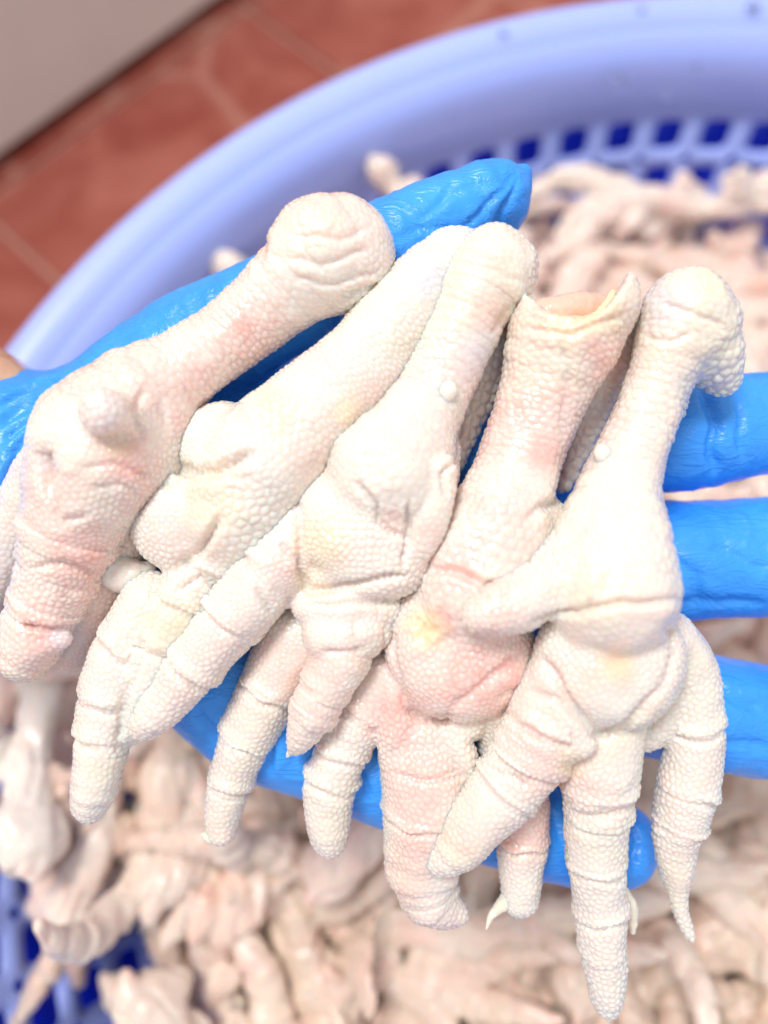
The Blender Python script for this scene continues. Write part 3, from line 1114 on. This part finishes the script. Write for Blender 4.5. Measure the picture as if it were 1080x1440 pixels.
# D: fourth foot, cut open at the top, pink
b = 12
make_foot('fourth chicken foot from the left, pinkish, cut open on top, raw callus on its pad', [
    Stroke([(812, 430, 84), (795, 470, 80), (772, 530, 66), (750, 590, 60), (730, 645, 58), (712, 700, 66), (690, 760, 78), (665, 830, 80)], k=18, base=b, bead=14, amp=.9, wr=1.0),
    Stroke([(872, 420, 22, 70), (858, 402, 9, 76)], k=14, bead=10.5),
    Stroke([(872, 462, 40, 22), (846, 540, 36, 12), (815, 620, 26, 6), (792, 684, 12, 10)], k=8, bead=18, amp=1.1),
    Ell(690, 775, 98, 72, 60, 10, base=b + 4, k=20, bead=11),
    Ell(762, 738, 42, 46, 40, 30, base=b + 10, k=12, bead=11),
    Ell(645, 905, 104, 112, 60, 20, base=b + 8, k=16, bead=11.5),
    Stroke([(545, 940, 44, 20), (508, 1000, 44, 16), (482, 1050, 37, 10), (464, 1105, 36, 0), (462, 1160, 31, -10), (463, 1180, 26, -14)], k=8, bead=11, rings=(.25, .5, .68), rd=6),
    Stroke([(560, 960, 34, 40), (556, 1020, 28, 40), (545, 1055, 12, 36)], k=9, bead=11),
    Stroke([(590, 1010, 48, 12), (592, 1060, 58, 12), (600, 1120, 63, 8), (594, 1185, 56, 0), (598, 1235, 46, -8), (612, 1266, 36, -12), (640, 1282, 20, -14)], k=8, bead=11, rings=(.2, .45, .72, .86), rd=5),
    Stroke([(660, 1000, 40, 30), (642, 1030, 24, 44), (655, 1068, 17, 42), (660, 1096, 9, 36)], k=8, bead=11),
    Stroke([(706, 985, 50, 22), (724, 1070, 42, 10), (734, 1140, 37, 0), (733, 1200, 35, -10), (732, 1260, 26, -16)], k=8, bead=11, rings=(.25, .5, .72), rd=6),
], subs=[Stroke([(808, 366, 72, 20), (808, 370, 76, 200)], k=14), Stroke([(752, 425, 12, 96), (790, 430, 14, 110)], k=8)],
    creases=[([(600, 800), (650, 806), (680, 826), (740, 820)], 11, 6), ([(743, 730), (760, 716), (785, 705)], 6, 6), ([(572, 1000), (600, 1014), (640, 1010)], 9, 6), ([(628, 1000), (670, 968), (738, 918)], 6, 7), ([(700, 985), (735, 965)], 4, 6),
             ([(548, 880), (556, 940), (572, 1000)], 6, 6), ([(790, 480), (800, 540), (785, 620)], 4, 8), ([(735, 460), (800, 470), (885, 440)], 4, 5), ([(740, 445), (800, 455), (860, 425)], 3, 4), ([(548, 1085), (600, 1100), (655, 1090)], 4, 4), ([(640, 705), (700, 690)], 3, 7)],
    tints=[(600, 885, 34, 'y', .75), (622, 868, 26, 'p', .5), (605, 885, 38, 'raw', 1.5), (690, 930, 70, 'p', .5), (720, 980, 60, 'p', .45), (640, 980, 50, 'p', .5), (600, 1100, 60, 'p', .45), (700, 720, 60, 'p', .4), (640, 800, 50, 'p', .35), (560, 1010, 50, 'p', .5),
           (800, 450, 40, 'y', .5), (760, 440, 22, 'p', .7), (850, 440, 40, 'y', .4), (860, 500, 50, 'p', .5), (780, 560, 40, 'p', .35), (735, 1150, 60, 'p', .5), (760, 640, 30, 'p', .5), (600, 1200, 60, 'p', .3), (830, 600, 60, 'g', .25), (720, 560, 50, 'p', .25)],
    seed=4, pinkall=.36, origin=(690, 800, 40), parts=[('claw', [Stroke([(718, 1262, 13, -10), (700, 1278, 8, -8), (690, 1290, 5, -4), (684, 1306, 2, 0)], k=5)], CLAW),
                                          ('fat_rim', [Stroke([(742, 434, 8, 92), (768, 450, 8, 112), (805, 454, 7, 120), (840, 444, 7, 112), (862, 412, 5, 90)], k=6)], FAT),
                                          ('cut_flesh', [Stroke([(750, 438, 16, 66), (785, 438, 22, 68), (818, 432, 22, 60), (842, 428, 14, 58)], k=10)], FLESH)])

# E: rightmost foot, on top of the fourth
b = 40
make_foot('rightmost chicken foot with a knobbed hock and a hind toe lying over the pink foot', [
    Stroke([(966, 438, 58), (948, 480, 54), (930, 530, 46), (906, 592, 45), (882, 650, 50), (868, 705, 62), (862, 765, 80), (860, 830, 94)], k=18, base=b, bead=13, amp=.65, wr=1.3),
    Ell(966, 440, 58, 52, 50, 15, base=b + 4, k=20, bead=17, amp=.8),
    Stroke([(985, 470, 56, 74), (1004, 510, 40, 60), (1016, 534, 26, 52)], k=20, bead=17, amp=1.0),
    Stroke([(945, 560, 24, 54), (955, 578, 10, 50)], k=12, bead=14),
    Ell(856, 930, 106, 98, 70, 0, base=b + 6, k=10, bead=11.5, amp=1.2),
    Stroke([(838, 778, 62, 96), (785, 812, 50, 124), (738, 841, 43, 144), (700, 856, 38, 156), (674, 863, 28, 160)], k=14, bead=13, amp=1.25),
    Stroke([(790, 960, 58, 84), (760, 1030, 58, 82), (724, 1090, 50, 72), (685, 1140, 44, 62), (645, 1186, 38, 52), (622, 1208, 26, 46)], k=9, bead=11, rings=(.22, .38, .55), rd=6),
    Stroke([(790, 1000, 30, 110), (815, 1042, 25, 112)], k=12, bead=11.5),
    Stroke([(850, 1010, 56, 60), (842, 1075, 58, 58), (840, 1135, 48, 46), (838, 1195, 42, 34), (842, 1260, 37, 20), (848, 1330, 33, 6), (854, 1395, 26, -6), (856, 1415, 18, -10)], k=8, bead=11, rings=(.22, .31, .48, .66, .8), rd=5),
    Stroke([(935, 900, 44, 74), (972, 945, 38, 64), (978, 1000, 38, 54), (976, 1060, 40, 44), (963, 1120, 41, 32), (950, 1175, 32, 20), (951, 1215, 25, 12), (953, 1255, 15, 4), (962, 1295, 11, -2), (972, 1318, 7, -4)], k=9, bead=11, rings=(.3, .5, .62), rd=5),
    Stroke([(940, 975, 34, 50), (922, 1020, 28, 46), (910, 1040, 18, 42)], k=12, bead=11),
], creases=[([(749, 876), (800, 862), (870, 850), (955, 844)], 9, 5), ([(762, 925), (800, 985), (836, 1030)], 10, 6), ([(836, 1036), (880, 1022), (935, 965)], 8, 6), ([(735, 970), (780, 980), (815, 1015)], 6, 5), ([(720, 1015), (770, 1040)], 5, 5), ([(800, 1140), (850, 1150), (890, 1135)], 4, 4),
            ([(820, 860), (845, 820), (850, 800)], 5, 6), ([(735, 790), (790, 770), (830, 740)], 3, 6), ([(905, 470), (935, 480), (970, 470)], 4, 5), ([(925, 425), (970, 440), (1025, 460)], 3, 5), ([(935, 965), (950, 920), (940, 880)], 6, 6), ([(690, 1080), (740, 1110)], 4, 5)],
    tints=[(868, 935, 40, 'p', .55), (868, 935, 32, 'y', .5), (866, 932, 26, 'smooth', .8), (690, 860, 60, 'p', .4), (800, 960, 50, 'p', .35), (760, 1060, 60, 'p', .3), (640, 1170, 40, 'p', .25), (820, 1100, 50, 'p', .25), (930, 430, 45, 'g', .45), (990, 400, 30, 'y', .35), (1010, 530, 30, 'g', .5),
           (800, 1075, 25, 'y', .4), (840, 840, 60, 'y', .2), (905, 850, 60, 'p', .15), (950, 1240, 50, 'y', .15), (975, 545, 40, 'g', .35)],
    seed=5, pinkall=.08, origin=(870, 800, 70), parts=[('fat_lump', [Ell(848, 640, 13, 17, 12, 20, h=112, k=4)], SKIN),
                                          ('claw', [Stroke([(730, 1130, 6, 70), (722, 1148, 4, 70), (716, 1160, 2, 68)], k=5)], CLAW),
                                          ('claw', [Stroke([(876, 1250, 6, 0), (888, 1275, 9, -8), (890, 1310, 4, -12)], k=5)], CLAW)])
